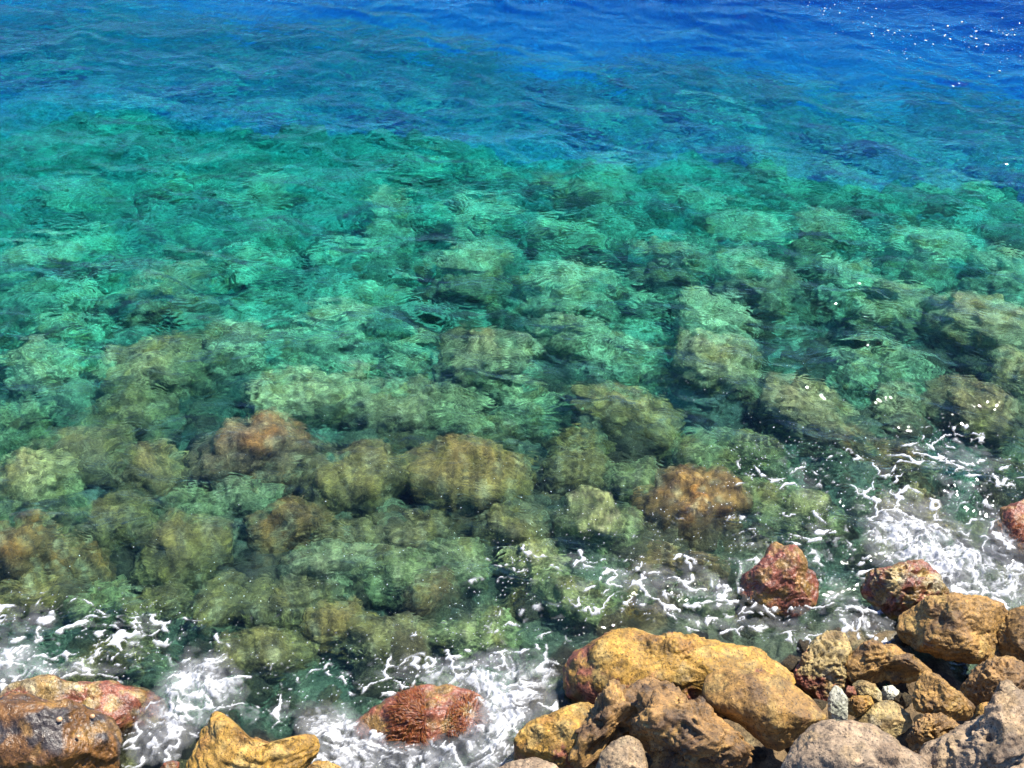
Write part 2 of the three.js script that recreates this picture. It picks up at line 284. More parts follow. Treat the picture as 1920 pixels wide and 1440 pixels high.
// [name, outline in the photograph, height of its middle, stone, red weed line, options, label]
const LAND = [
  ['boulder', [[-40, 1322], [0, 1308], [40, 1303], [90, 1310], [125, 1314], [155, 1322], [200, 1344], [222, 1374], [226, 1402], [220, 1440], [190, 1500], [60, 1520], [-60, 1480]], 0.42, 'rust', undefined, { n: 56, grain: 0.0186, lump: 0.06, facets: 5, cut: 0.75, wet: 1, crag: 0.015 }, 'wet rust and charcoal boulder with pale limpets in the lower left corner'],
  ['weedy_rock', [[0, 1300], [20, 1280], [80, 1268], [103, 1263], [112, 1282], [160, 1278], [215, 1277], [275, 1296], [312, 1322], [324, 1352], [300, 1388], [240, 1400], [150, 1390], [60, 1370], [0, 1335]], 0.12, 'pale', 0.42, { n: 46, grain: 0.0217, depth: 0.6, wet: 1 }, 'flat rock crusted with red weed behind the rusty corner boulder'],
  ['boulder', [[348, 1450], [358, 1420], [383, 1375], [398, 1336], [410, 1331], [438, 1348], [448, 1366], [468, 1386], [490, 1390], [520, 1398], [575, 1372], [584, 1368], [600, 1388], [597, 1412], [578, 1430], [560, 1455], [530, 1500], [390, 1510]], 0.5, 'ochre', undefined, { n: 54, grain: 0.0186, layers: 0.03, facets: 4, cut: 0.8 }, 'bright ochre rock with two raised horns standing in the surf'],
  ['small_rock', [[572, 1445], [588, 1429], [612, 1426], [635, 1436], [648, 1455], [620, 1480], [585, 1475]], 0.55, 'ochre', undefined, { n: 20 }, 'tip of a small ochre rock on the bottom edge beside the horned rock'],
  ['small_rock', [[296, 1445], [308, 1431], [322, 1427], [336, 1429], [334, 1450], [315, 1465]], 0.2, 'brown', 0.5, { n: 18, wet: 1 }, 'small dark red rock tip on the bottom edge left of the horned rock'],
  ['weedy_rock', [[660, 1362], [690, 1330], [740, 1302], [800, 1284], [860, 1285], [905, 1304], [923, 1330], [915, 1362], [880, 1388], [830, 1402], [760, 1414], [700, 1408], [674, 1388]], -0.05, 'brown', 0.6, { n: 50, grain: 0.0217, depth: 0.55, wet: 1 }, 'low rounded rock in the surf carrying a tuft of red seaweed'],
  ['boulder', [[1054, 1280], [1060, 1240], [1088, 1210], [1140, 1190], [1200, 1184], [1260, 1190], [1320, 1204], [1380, 1208], [1430, 1225], [1460, 1248], [1490, 1262], [1496, 1290], [1480, 1318], [1400, 1345], [1300, 1340], [1200, 1335], [1130, 1328], [1066, 1322]], 0.3, 'ochre', 0.48, { n: 64, grain: 0.0186, lump: 0.05, facets: 4, cut: 0.8, depth: 0.6, crag: 0.025 }, 'largest flat golden rock at the water with a red weed fringe'],
  ['boulder', [[960, 1420], [968, 1385], [985, 1360], [1020, 1344], [1060, 1326], [1100, 1318], [1150, 1335], [1160, 1400], [1130, 1460], [1040, 1470]], 0.45, 'ochre', 0.5, { n: 46, grain: 0.0248, facets: 5 }, 'yellow rock with red weed on its seaward side below the largest flat rock'],
  ['boulder', [[1108, 1345], [1122, 1300], [1150, 1286], [1190, 1283], [1225, 1285], [1246, 1300], [1238, 1325], [1212, 1345], [1196, 1375], [1150, 1392], [1118, 1420], [1086, 1450], [1070, 1445], [1082, 1395], [1098, 1370]], 0.85, 'brown', undefined, { n: 44, grain: 0.0248, facets: 6, cut: 0.66, crag: 0.05, cragF: 2.2 }, 'brown angular rock leaning on the yellow weed fringed rock'],
  ['boulder', [[1118, 1445], [1125, 1415], [1150, 1390], [1180, 1377], [1202, 1392], [1213, 1425], [1213, 1465], [1160, 1485], [1115, 1475]], 1.15, 'tan', undefined, { n: 36, grain: 0.0124 }, 'pale tan rounded rock on the bottom edge left of the dark brown boulder'],
  ['boulder', [[1196, 1350], [1208, 1315], [1240, 1296], [1275, 1291], [1310, 1300], [1335, 1325], [1370, 1365], [1405, 1390], [1425, 1420], [1420, 1462], [1340, 1475], [1250, 1450], [1215, 1415], [1198, 1382]], 1.05, 'brown', undefined, { n: 54, grain: 0.0279, facets: 7, cut: 0.62, layers: 0.03, crag: 0.06 }, 'dark brown craggy boulder below the speckled ochre boulder'],
  ['boulder', [[1314, 1315], [1322, 1275], [1345, 1252], [1400, 1258], [1445, 1262], [1480, 1280], [1520, 1310], [1545, 1335], [1552, 1352], [1525, 1362], [1503, 1378], [1490, 1398], [1462, 1406], [1435, 1400], [1408, 1372], [1370, 1348], [1335, 1330]], 0.95, 'umber', undefined, { n: 54, grain: 0.00868, lump: 0.04, facets: 3, cut: 0.78 }, 'smooth speckled ochre boulder in the middle of the rock pile'],
  ['boulder', [[1468, 1440], [1480, 1405], [1500, 1378], [1530, 1356], [1580, 1351], [1640, 1365], [1690, 1395], [1730, 1420], [1758, 1448], [1700, 1500], [1560, 1510], [1468, 1480]], 1.7, 'grey', undefined, { n: 56, grain: 0.0124, lump: 0.05, facets: 5 }, 'big grey brown boulder cut by the bottom edge'],
  ['boulder', [[1748, 1440], [1756, 1405], [1790, 1374], [1850, 1331], [1900, 1306], [1950, 1295], [2000, 1350], [2000, 1480], [1850, 1520], [1760, 1500]], 1.8, 'grey', undefined, { n: 60, grain: 0.0279, facets: 8, cut: 0.64, crag: 0.06, cragF: 1.3 }, 'cracked grey brown boulder in the lower right corner'],
  ['weedy_rock', [[1488, 1268], [1500, 1240], [1514, 1215], [1530, 1196], [1555, 1183], [1582, 1190], [1597, 1215], [1601, 1250], [1592, 1280], [1575, 1300], [1556, 1322], [1540, 1322], [1524, 1302], [1500, 1288]], 0.3, 'pale', 0.36, { n: 44, grain: 0.031, pits: 0.03, facets: 6 }, 'jagged yellow rock with red weed between the flat rock and the ochre block'],
  ['stone', [[1552, 1335], [1555, 1302], [1566, 1284], [1579, 1291], [1588, 1310], [1589, 1352], [1575, 1356], [1556, 1352]], 0.95, 'whitish', undefined, { n: 26, facets: 4, cut: 0.65 }, 'whitish upright stone wedged beside the speckled ochre boulder'],
  ['boulder', [[1592, 1258], [1600, 1226], [1620, 1212], [1650, 1211], [1690, 1222], [1720, 1235], [1743, 1256], [1720, 1270], [1680, 1280], [1640, 1284], [1600, 1278]], 0.55, 'umber', undefined, { n: 42, grain: 0.0217, facets: 5, cut: 0.6, crag: 0.03, cragF: 2.5 }, 'ochre block lying below the gap of shaded blue water'],
  ['stone', [[1597, 1284], [1610, 1273], [1640, 1283], [1653, 1300], [1652, 1323], [1635, 1318], [1615, 1306]], 0.7, 'pale', undefined, { n: 24, facets: 4, cut: 0.6 }, 'small bright yellow wedge of stone under the ochre block'],
  ['stone', [[1651, 1302], [1657, 1288], [1675, 1284], [1688, 1297], [1676, 1311], [1655, 1313]], 0.66, 'whitish', undefined, { n: 20, facets: 6, cut: 0.6 }, 'small grey angular stone right of the yellow wedge'],
  ['stone', [[1586, 1320], [1600, 1306], [1630, 1304], [1638, 1320], [1622, 1336], [1605, 1346], [1590, 1338]], 0.82, 'ochre', undefined, { n: 26, facets: 3, pits: 0.0135, pitSize: 13 }, 'small yellow stone dotted with round holes'],
  ['stone', [[1584, 1300], [1590, 1287], [1602, 1287], [1605, 1303], [1592, 1309]], 0.75, 'brown', 1.2, { n: 16 }, 'tiny dark red stone between the whitish stone and the yellow wedge'],
  ['slab', [[1588, 1358], [1620, 1335], [1650, 1318], [1675, 1314], [1700, 1334], [1712, 1360], [1692, 1376], [1665, 1392], [1630, 1384], [1600, 1374]], 0.72, 'pale', undefined, { n: 34, grain: 0.0124, facets: 3, depth: 0.5 }, 'pale yellow slab lying behind the big grey brown boulder'],
  ['boulder', [[1711, 1312], [1718, 1280], [1735, 1256], [1760, 1264], [1785, 1290], [1815, 1310], [1829, 1330], [1824, 1349], [1790, 1352], [1750, 1343], [1720, 1331]], 1.05, 'umber', undefined, { n: 42, grain: 0.0217, layers: 0.02, facets: 5, cut: 0.66 }, 'ochre triangular block with a ribbed face at the centre right of the pile'],
  ['pitted_stone', [[1698, 1388], [1715, 1360], [1735, 1342], [1765, 1339], [1790, 1349], [1802, 1366], [1785, 1388], [1755, 1403], [1735, 1413], [1710, 1408]], 1.3, 'brown', undefined, { n: 40, grain: 0.0248, pits: 0.0525, pitSize: 8 }, 'honeycombed brown stone between the two grey brown boulders'],
  ['boulder', [[1678, 1184], [1688, 1152], [1720, 1130], [1780, 1117], [1840, 1124], [1880, 1138], [1900, 1170], [1905, 1210], [1880, 1238], [1830, 1243], [1780, 1238], [1720, 1218], [1688, 1202]], 0.55, 'umber', undefined, { n: 58, grain: 0.0186, lump: 0.05, facets: 5, cut: 0.68, layers: 0.012, crag: 0.016 }, 'large ochre boulder overhanging the gap of shaded blue water'],
  ['boulder', [[1866, 1190], [1880, 1152], [1920, 1137], [1970, 1150], [1990, 1250], [1930, 1268], [1880, 1240]], 0.65, 'umber', undefined, { n: 40, grain: 0.0217 }, 'ochre boulder cut by the right edge beside the overhanging one'],
  ['boulder', [[1792, 1296], [1815, 1270], [1850, 1240], [1885, 1231], [1930, 1250], [1970, 1290], [1940, 1320], [1880, 1330], [1830, 1338], [1812, 1318]], 0.95, 'brown', undefined, { n: 44, grain: 0.0279, pits: 0.0263, pitSize: 6, facets: 6 }, 'pitted brown rock on the right edge above the cracked corner boulder'],
  ['stone', [[1856, 1322], [1874, 1281], [1890, 1271], [1916, 1300], [1892, 1330], [1865, 1336]], 1.35, 'tan', undefined, { n: 26, facets: 4, cut: 0.6 }, 'small tan wedge of stone leaning on the pitted brown rock'],
  ['stone', [[1826, 1348], [1836, 1322], [1852, 1315], [1864, 1326], [1850, 1342], [1836, 1354]], 1.35, 'ochre', undefined, { n: 20, facets: 4 }, 'small sharp ochre stone tucked behind the cracked corner boulder'],
  ['weedy_rock', [[1616, 1100], [1624, 1071], [1660, 1064], [1700, 1054], [1735, 1049], [1760, 1074], [1782, 1112], [1748, 1132], [1704, 1152], [1672, 1164], [1640, 1144], [1620, 1122]], 0.22, 'pale', 0.5, { n: 52, grain: 0.0217, pits: 0.0525, pitSize: 4, facets: 5, depth: 0.7, wet: 1 }, 'pitted red and yellow rock in the surf beyond the overhanging boulder'],
  ['weedy_rock', [[1380, 1098], [1420, 1052], [1452, 1018], [1488, 1026], [1514, 1056], [1536, 1100], [1526, 1134], [1482, 1162], [1434, 1158], [1400, 1136]], 0.12, 'brown', 0.6, { n: 48, grain: 0.0155, crag: 0.02, depth: 0.5, facets: 4, wet: 1 }, 'reddish rock awash with thin running foam beyond the largest flat rock'],
  ['weedy_rock', [[1850, 1000], [1880, 955], [1930, 932], [1990, 980], [1970, 1065], [1905, 1070], [1862, 1045]], -0.12, 'brown', 0.7, { n: 40, grain: 0.031, depth: 0.5, wet: 1 }, 'dark red weedy rock breaking the surf at the right edge'],
  ['boulder', [[916, 1450], [950, 1430], [1000, 1422], [1040, 1433], [1060, 1455], [1000, 1490], [930, 1480]], 1.0, 'grey', undefined, { n: 30 }, 'grey brown rock top on the bottom edge below the yellow weed fringed rock'],
];
const landPieces = [];
LAND.forEach(([name, pts, y, kind, red, opt, label], i) => {
  let cx = 0, cy = 0; for (const [a, b] of pts) { cx += a / pts.length; cy += b / pts.length; }
  const C = at(cx, cy, y), seed = 101 + i * 17;
  const g = boulder({ C, outline: ring(pts, C), seed, ...opt, color: stoneColor(kind, seed, red) });
  const m = new THREE.Mesh(g, opt.wet ? MAT.wet : MAT.dry);
  m.position.copy(C);
  put(m, name, { label, category: 'rock', group: 'rocks along the shore' });
  landPieces.push(m);
});

// ---------------------------------------------------------------- boulders under the water
// [x, y, half width, half height, tilt in degrees, tone, label]   (pixels of the photograph)
const TONE = { pale: [[0.74, 0.74, 0.34], [0.56, 0.58, 0.25]], olive: [[0.38, 0.35, 0.11], [0.17, 0.16, 0.055]], ochre: [[0.56, 0.43, 0.12], [0.32, 0.23, 0.07]], brown: [[0.36, 0.25, 0.09], [0.2, 0.14, 0.06]], green: [[0.62, 0.76, 0.34], [0.42, 0.54, 0.23]], rust: [[0.4, 0.27, 0.075], [0.2, 0.14, 0.05]] };
const SUNK = [
  [1140, 335, 62, 40, 10, 'pale', 'pale domed sunken boulder standing out highest below the blue water'],
  [1085, 370, 85, 48, 8, 'olive', 'olive sunken boulder just left of the pale dome below the blue water'],
  [890, 412, 78, 46, 5, 'pale', 'pale sunken boulder left of centre, above the flat olive one'],
  [1050, 446, 72, 44, 8, 'green', 'green sunken boulder right above the brightest yellow boulder'],
  [868, 502, 86, 46, 0, 'olive', 'flat olive sunken boulder with a dark shadow left of the brightest one'],
  [1060, 536, 97, 50, -6, 'pale', 'brightest yellow sunken boulder above the darkest blue shadow'],
  [1258, 482, 72, 44, 12, 'brown', 'brown sunken boulder with dark shadow on its left, upper centre right'],
  [1410, 442, 82, 52, 16, 'green', 'large pale green sunken boulder above the brown flat one'],
  [1310, 392, 66, 36, 10, 'green', 'dim green sunken boulder up left of the large pale green one'],
  [1428, 522, 74, 40, 14, 'brown', 'brown flat sunken boulder casting a long dark blue shadow'],
  [1580, 520, 44, 44, -40, 'pale', 'pale lens shaped sunken boulder edged by a dark diagonal shadow'],
  [1532, 432, 52, 42, 10, 'olive', 'olive sunken boulder right of the large pale green one'],
  [1640, 462, 46, 30, 8, 'green', 'small green sunken boulder above the pale lens shaped one'],
  [1732, 472, 70, 52, 8, 'green', 'wide green sunken boulder towards the right edge of the deep water'],
  [1880, 500, 56, 42, -8, 'pale', 'pale sunken boulder against the right edge below the blue water'],
  [1690, 560, 74, 36, 8, 'olive', 'long olive sunken boulder right of the lens shaped one'],
  [1636, 592, 48, 27, 5, 'olive', 'small olive sunken boulder below the lens shaped one'],
  [1850, 600, 88, 58, 12, 'brown', 'big brown tufted sunken boulder by the right edge with a dark left side'],
  [1915, 700, 40, 48, 10, 'ochre', 'ochre sunken boulder cut by the right edge'],
  [1340, 602, 78, 48, 25, 'pale', 'yellow green sunken boulder under the brown flat one'],
  [1350, 682, 82, 54, 15, 'olive', 'olive brown sunken boulder with a bright glint, right of centre'],
  [1602, 690, 40, 44, 0, 'green', 'squarish green sunken boulder right of the olive brown one'],
  [1690, 690, 56, 38, 15, 'green', 'green sunken boulder in the channel left of the big brown tufted one'],
  [1500, 762, 82, 54, 22, 'ochre', 'yellow olive sunken boulder above the right hand surf'],
  [1562, 812, 58, 38, 15, 'rust', 'orange topped sunken boulder at the edge of the right hand surf'],
  [1682, 758, 52, 34, 18, 'ochre', 'yellow sunken boulder beside the bright green patch on the right'],
  [1842, 772, 92, 46, 12, 'brown', 'long brown sunken boulder above the surf at the right'],
  [1690, 872, 62, 32, 5, 'rust', 'rusty weed topped sunken boulder inside the right hand surf'],
  [1182, 778, 98, 50, 22, 'ochre', 'yellow olive sunken boulder slanting down right beside a dark cleft'],
  [1082, 838, 56, 34, 12, 'ochre', 'ochre ledge of a sunken boulder at the centre right'],
  [1085, 892, 62, 48, 0, 'olive', 'olive sunken boulder below the ochre ledge'],
  [902, 668, 88, 54, 5, 'olive', 'olive brown sunken boulder at the centre of the picture'],
  [742, 762, 88, 46, 8, 'olive', 'olive sunken boulder with a rounded left end, left of the centre'],
  [884, 892, 122, 72, 4, 'ochre', 'largest ochre and olive sunken boulder at the centre bottom'],
  [660, 902, 92, 70, -5, 'olive', 'round olive sunken boulder left of the largest ochre one'],
  [480, 852, 112, 76, 4, 'rust', 'big brown sunken boulder with an orange upper edge'],
  [572, 742, 104, 60, 5, 'pale', 'wide pale sunken boulder above the orange edged one'],
  [420, 650, 72, 46, 5, 'pale', 'pale olive sunken boulder with a dark hollow on its left'],
  [545, 652, 56, 42, 0, 'green', 'grey green sunken boulder between two pale ones'],
  [632, 602, 66, 40, -8, 'pale', 'pale dome of a sunken boulder left of centre'],
  [282, 682, 92, 52, -8, 'ochre', 'brown yellow sunken boulder on the left at the edge of the green'],
  [230, 782, 88, 46, -4, 'olive', 'pale olive flat topped sunken boulder on the left'],
  [150, 852, 92, 60, 8, 'olive', 'olive knobbly sunken boulder on the left below the flat topped one'],
  [284, 884, 62, 56, 5, 'ochre', 'ochre olive sunken boulder left of the orange edged one'],
  [58, 902, 82, 62, 5, 'pale', 'pale olive sunken boulder at the left edge with a bright spot'],
  [210, 985, 76, 50, 8, 'olive', 'dark olive sunken boulder above the pair of orange weeded ones'],
  [340, 1032, 72, 66, 5, 'olive', 'round olive dome of a sunken boulder at the lower left'],
  [540, 990, 78, 48, -8, 'rust', 'sunken boulder with an orange brow at the lower left centre'],
  [138, 1052, 72, 42, 12, 'rust', 'orange weeded sunken boulder left of the round olive dome'],
  [36, 1040, 72, 60, 5, 'rust', 'brown sunken boulder with orange weed on the left edge'],
  [372, 955, 62, 36, 5, 'green', 'pale green sunken boulder above the round olive dome'],
  [452, 935, 60, 36, 15, 'green', 'grey green sunken boulder under the orange edged one'],
  [650, 1012, 56, 42, 8, 'olive', 'olive sunken boulder below the round olive one near the centre'],
  [1295, 950, 92, 84, 10, 'rust', 'big brown orange sunken boulder left of the right hand surf'],
  [1125, 985, 82, 58, 8, 'green', 'mossy green sunken boulder left of the big brown orange one'],
  [962, 992, 64, 44, 5, 'olive', 'olive sunken boulder under the largest ochre one'],
  [1190, 905, 62, 44, 10, 'green', 'dark green sunken boulder above the mossy green one'],
  [1000, 1060, 60, 36, 5, 'pale', 'yellow olive sunken boulder just behind the centre foam'],
  [770, 1005, 78, 48, 0, 'olive', 'brown olive sunken boulder at the lower centre'],
  [612, 1062, 82, 48, 5, 'green', 'wide green sunken boulder at the lower centre left'],
  [548, 1130, 86, 40, 5, 'olive', 'flat olive sunken boulder above the left surf'],
  [745, 1080, 60, 46, 8, 'green', 'green sunken boulder at the lower centre beside the purple one'],
  [852, 1060, 58, 48, 0, 'green', 'green sunken boulder left of the centre foam'],
  [800, 1118, 40, 42, 20, 'brown', 'purple brown sunken boulder at the lower centre'],
  [635, 1178, 60, 38, 0, 'ochre', 'ochre olive sunken boulder just above the seaweed rock'],
  [735, 1195, 86, 40, 10, 'olive', 'long olive sunken boulder in front of the seaweed rock'],
  [430, 1130, 80, 44, 8, 'olive', 'olive sunken boulder right of the left hand foam'],
  [300, 1135, 66, 40, 0, 'olive', 'olive sunken boulder beneath the left hand foam'],
  [178, 1130, 60, 34, 0, 'green', 'green sunken boulder beneath the left hand foam strands'],
  [60, 1120, 72, 42, 0, 'ochre', 'ochre sunken boulder by the left edge behind the foam'],
  [205, 1245, 90, 40, 0, 'olive', 'dark olive sunken boulder close behind the red weeded flat rock'],
  [480, 1225, 90, 44, 5, 'olive', 'murky olive sunken boulder beyond the horned rock'],
  [1318, 862, 62, 44, 8, 'green', 'round green sunken boulder above the big brown orange one'],
  [1410, 850, 62, 42, 15, 'green', 'green sunken boulder left of the orange topped one'],
  [1480, 960, 104, 60, 5, 'green', 'large smooth grey green sunken boulder inside the right hand surf'],
  [1265, 1062, 92, 32, -4, 'brown', 'brown slab of rock just under the foam behind the largest flat rock'],
  [1100, 1130, 90, 44, 5, 'green', 'murky green sunken boulder under the centre foam'],
  [905, 1190, 80, 48, 0, 'green', 'murky green sunken boulder between the seaweed rock and the flat rock'],
  [1720, 960, 70, 36, 5, 'brown', 'brown sunken boulder behind the white splash'],
  [455, 385, 66, 38, 0, 'green', 'bright green sunken boulder in the left deep water'],
  [495, 362, 40, 50, 0, 'pale', 'tall pale sunken boulder in the left deep water with fine ribs'],
  [330, 345, 72, 36, 5, 'green', 'green sunken boulder far out on the left'],
  [130, 372, 74, 36, 0, 'green', 'green sunken boulder far out by the left edge'],
  [60, 492, 84, 42, 0, 'pale', 'pale green sunken boulder by the left edge in deep water'],
  [290, 545, 98, 36, -8, 'brown', 'long dark sunken boulder in the left deep water'],
  [165, 455, 60, 34, 0, 'green', 'smooth green sunken boulder in the left deep water'],
  [160, 560, 54, 34, 0, 'green', 'small green sunken boulder left of the long dark one'],
  [75, 690, 66, 44, 0, 'pale', 'pale green sunken boulder by the left edge above the olive ones'],
  [525, 212, 74, 32, 0, 'green', 'green sunken boulder farthest out left of centre'],
  [722, 402, 40, 62, 0, 'pale', 'pale column of a sunken boulder left of centre'],
  [930, 328, 64, 34, 5, 'green', 'green sunken boulder left of the pale dome'],
  [785, 312, 62, 32, 0, 'green', 'dim green sunken boulder farther out above the pale column'],
  [1105, 232, 66, 30, 0, 'green', 'green sunken boulder farthest out at the centre'],
  [640, 482, 70, 36, 0, 'green', 'green sunken boulder between the pale column and the long dark one'],
  [470, 500, 70, 36, 0, 'green', 'green sunken boulder right of the long dark one'],
  [700, 560, 62, 36, 0, 'green', 'green sunken boulder left of the flat olive one'],
  [770, 672, 44, 52, 10, 'green', 'bright green sunken boulder left of the central olive brown one'],
  [1060, 622, 82, 36, 0, 'olive', 'dim olive sunken boulder in the darkest blue shadow'],
  [1165, 668, 84, 42, 8, 'green', 'green sunken boulder right of the central olive brown one'],
  [1200, 572, 52, 36, 30, 'green', 'green sunken boulder right of the brightest yellow one'],
  [862, 758, 62, 30, 0, 'pale', 'small pale sunken boulder right of the rounded olive one'],
  [990, 758, 76, 38, 5, 'green', 'pale green sunken boulder below the central olive brown one'],
  [915, 808, 56, 32, 0, 'olive', 'olive sunken boulder above the largest ochre one'],
  [1462, 330, 60, 32, 8, 'green', 'dim green sunken boulder far out right of centre'],
  [1588, 340, 62, 36, 15, 'green', 'bright green sunken boulder far out on the right'],
  [1650, 275, 70, 28, 5, 'green', 'green sunken boulder farthest out on the right'],
  [1400, 288, 62, 30, 0, 'green', 'green sunken boulder farthest out right of centre'],
  [1790, 360, 66, 34, 5, 'green', 'dim green sunken boulder far out near the right edge'],
  [660, 700, 50, 30, 0, 'green', 'small green sunken boulder right of the wide pale one'],
  [20, 800, 60, 40, 0, 'green', 'green sunken boulder on the left edge above the bright spotted one'],
  [90, 132, 80, 28, 0, 'green', 'faint green sunken rock at the left edge of the blue water'],
  [1095, 158, 92, 26, 4, 'green', 'faint green sunken rock at the top centre edge of the blue water'],
  [420, 158, 84, 26, 0, 'green', 'faint teal sunken rock on the blue edge left of centre'],
  [760, 205, 84, 28, 0, 'green', 'faint teal sunken rock on the blue edge near the centre'],
  [1330, 215, 84, 28, 4, 'green', 'faint teal sunken rock on the blue edge right of centre'],
  [230, 225, 84, 30, 0, 'green', 'faint green sunken rock below the blue on the far left'],
  [120, 620, 60, 34, 0, 'green', 'green sunken boulder above the pale one by the left edge'],
];
function ellipse(cx, cy, rx, ry, tilt, seed) {
  const r = rng(seed), a = THREE.MathUtils.degToRad(tilt), pts = [], n = 7 + Math.floor(r() * 4), a0 = r() * 6;
  for (let i = 0; i < n; i++) { const t = a0 + (i + (r() - 0.5) * 0.75) / n * 2 * Math.PI, k = 0.9 + 0.3 * r(), x = Math.cos(t) * rx * k, y = Math.sin(t) * ry * k; pts.push([cx + x * Math.cos(a) - y * Math.sin(a), cy + x * Math.sin(a) + y * Math.cos(a)]); }
  return pts;
}
function sunkColor(tone, seed, near, sandShare) {
  const greenMix = (1 - near) * (tone === 'green' ? 0 : 0.4), grown = 1 - (tone === 'green' ? 0.52 : 0.3) * near, [A, B] = TONE[tone].map((q, j) => q.map((c, i) => lerp(c, TONE.green[j][i] * 0.9, greenMix))).map((q) => [q[0] * grown * (1 + 0.1 * near), q[1] * grown, q[2] * grown * (1 - 0.25 * near)].map((c) => lerp(c, 0.72, sandShare * 0.75))), o = seed * 0.77 % 60, weed = tone === 'rust' ? [0.52, 0.24, 0.035] : [0.36, 0.29, 0.045], pale = near > 0.5 ? [0.42, 0.4, 0.2] : [0.6, 0.64, 0.33];  // tone shifts greener farther out and paler where the floor turns sandy
  return (x, y, z, n, c) => {
    const m = 0.5 + 0.5 * fbm(x * 2.4 + o, y * 2.4, z * 2.4, 3) * 0.8, f = 0.8 + 0.5 * Math.abs(fbm(x * 7, y * 7 + o, z * 7, 2)), q = ss(0.25, 0.6, noise(x * 1.7, y * 1.7 - o, z * 1.7)) * 0.7, s = ss(0.35, 0.7, noise(x * 3.3 + o, y * 3.3, z * 3.3)) * 0.6;
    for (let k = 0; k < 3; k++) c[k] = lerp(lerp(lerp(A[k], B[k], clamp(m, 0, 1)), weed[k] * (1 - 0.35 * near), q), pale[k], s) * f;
  };
}
SUNK.forEach(([px, py, rx0, ry0, tilt, tone, label], i) => {
  const rx = rx0 * 1.12, ry = ry0 * 1.14;
  // the sight line bends at the water
  const d = ray(px, py).normalize(), seed = 900 + i * 13, S = at(px, py, 0), air = S.distanceTo(EYE), hor = Math.hypot(d.x, d.z), sn = hor / 1.33, cs = Math.sqrt(1 - sn * sn), b = new THREE.Vector3(d.x / hor * sn, -cs, d.z / hor * sn);
  const tall = tone === 'green' ? 1 : lerp(1, tone === 'pale' ? 0.9 : 0.87, ss(860, 700, py) * ss(300, 470, py));
  let s = 0.05, P;
  for (; s < 30; s += 0.01) { P = S.clone().addScaledVector(b, s); if (P.y < bedBase(P.x, P.z) * tall + 0.6 * ry / FOCAL * (air + s / 1.33)) break; }
  const k = (air + s / 1.33) / FOCAL, r = Math.max(rx, ry) * k, over = P.y + 0.62 * r + 0.1;
  const C = over > 0 ? P.addScaledVector(b, over / cs) : P, w = b.clone().negate(), u = new THREE.Vector3(0, 1, 0).cross(w).normalize(), v = w.clone().cross(u);
  const pts = ellipse(px, py, rx, ry, tilt, seed).map(([x, y]) => [(x - px) * k, (py - y) * k]);
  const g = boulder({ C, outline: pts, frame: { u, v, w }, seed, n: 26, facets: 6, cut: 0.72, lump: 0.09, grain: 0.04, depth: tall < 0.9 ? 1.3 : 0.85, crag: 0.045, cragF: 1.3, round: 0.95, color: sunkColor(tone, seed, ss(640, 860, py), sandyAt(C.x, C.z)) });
  const m = new THREE.Mesh(g, py < 640 ? MAT.brighter : MAT.sunk);
  m.position.copy(C);
  put(m, 'sunken_boulder', { label, category: 'boulder', group: 'boulders under the water' });
});

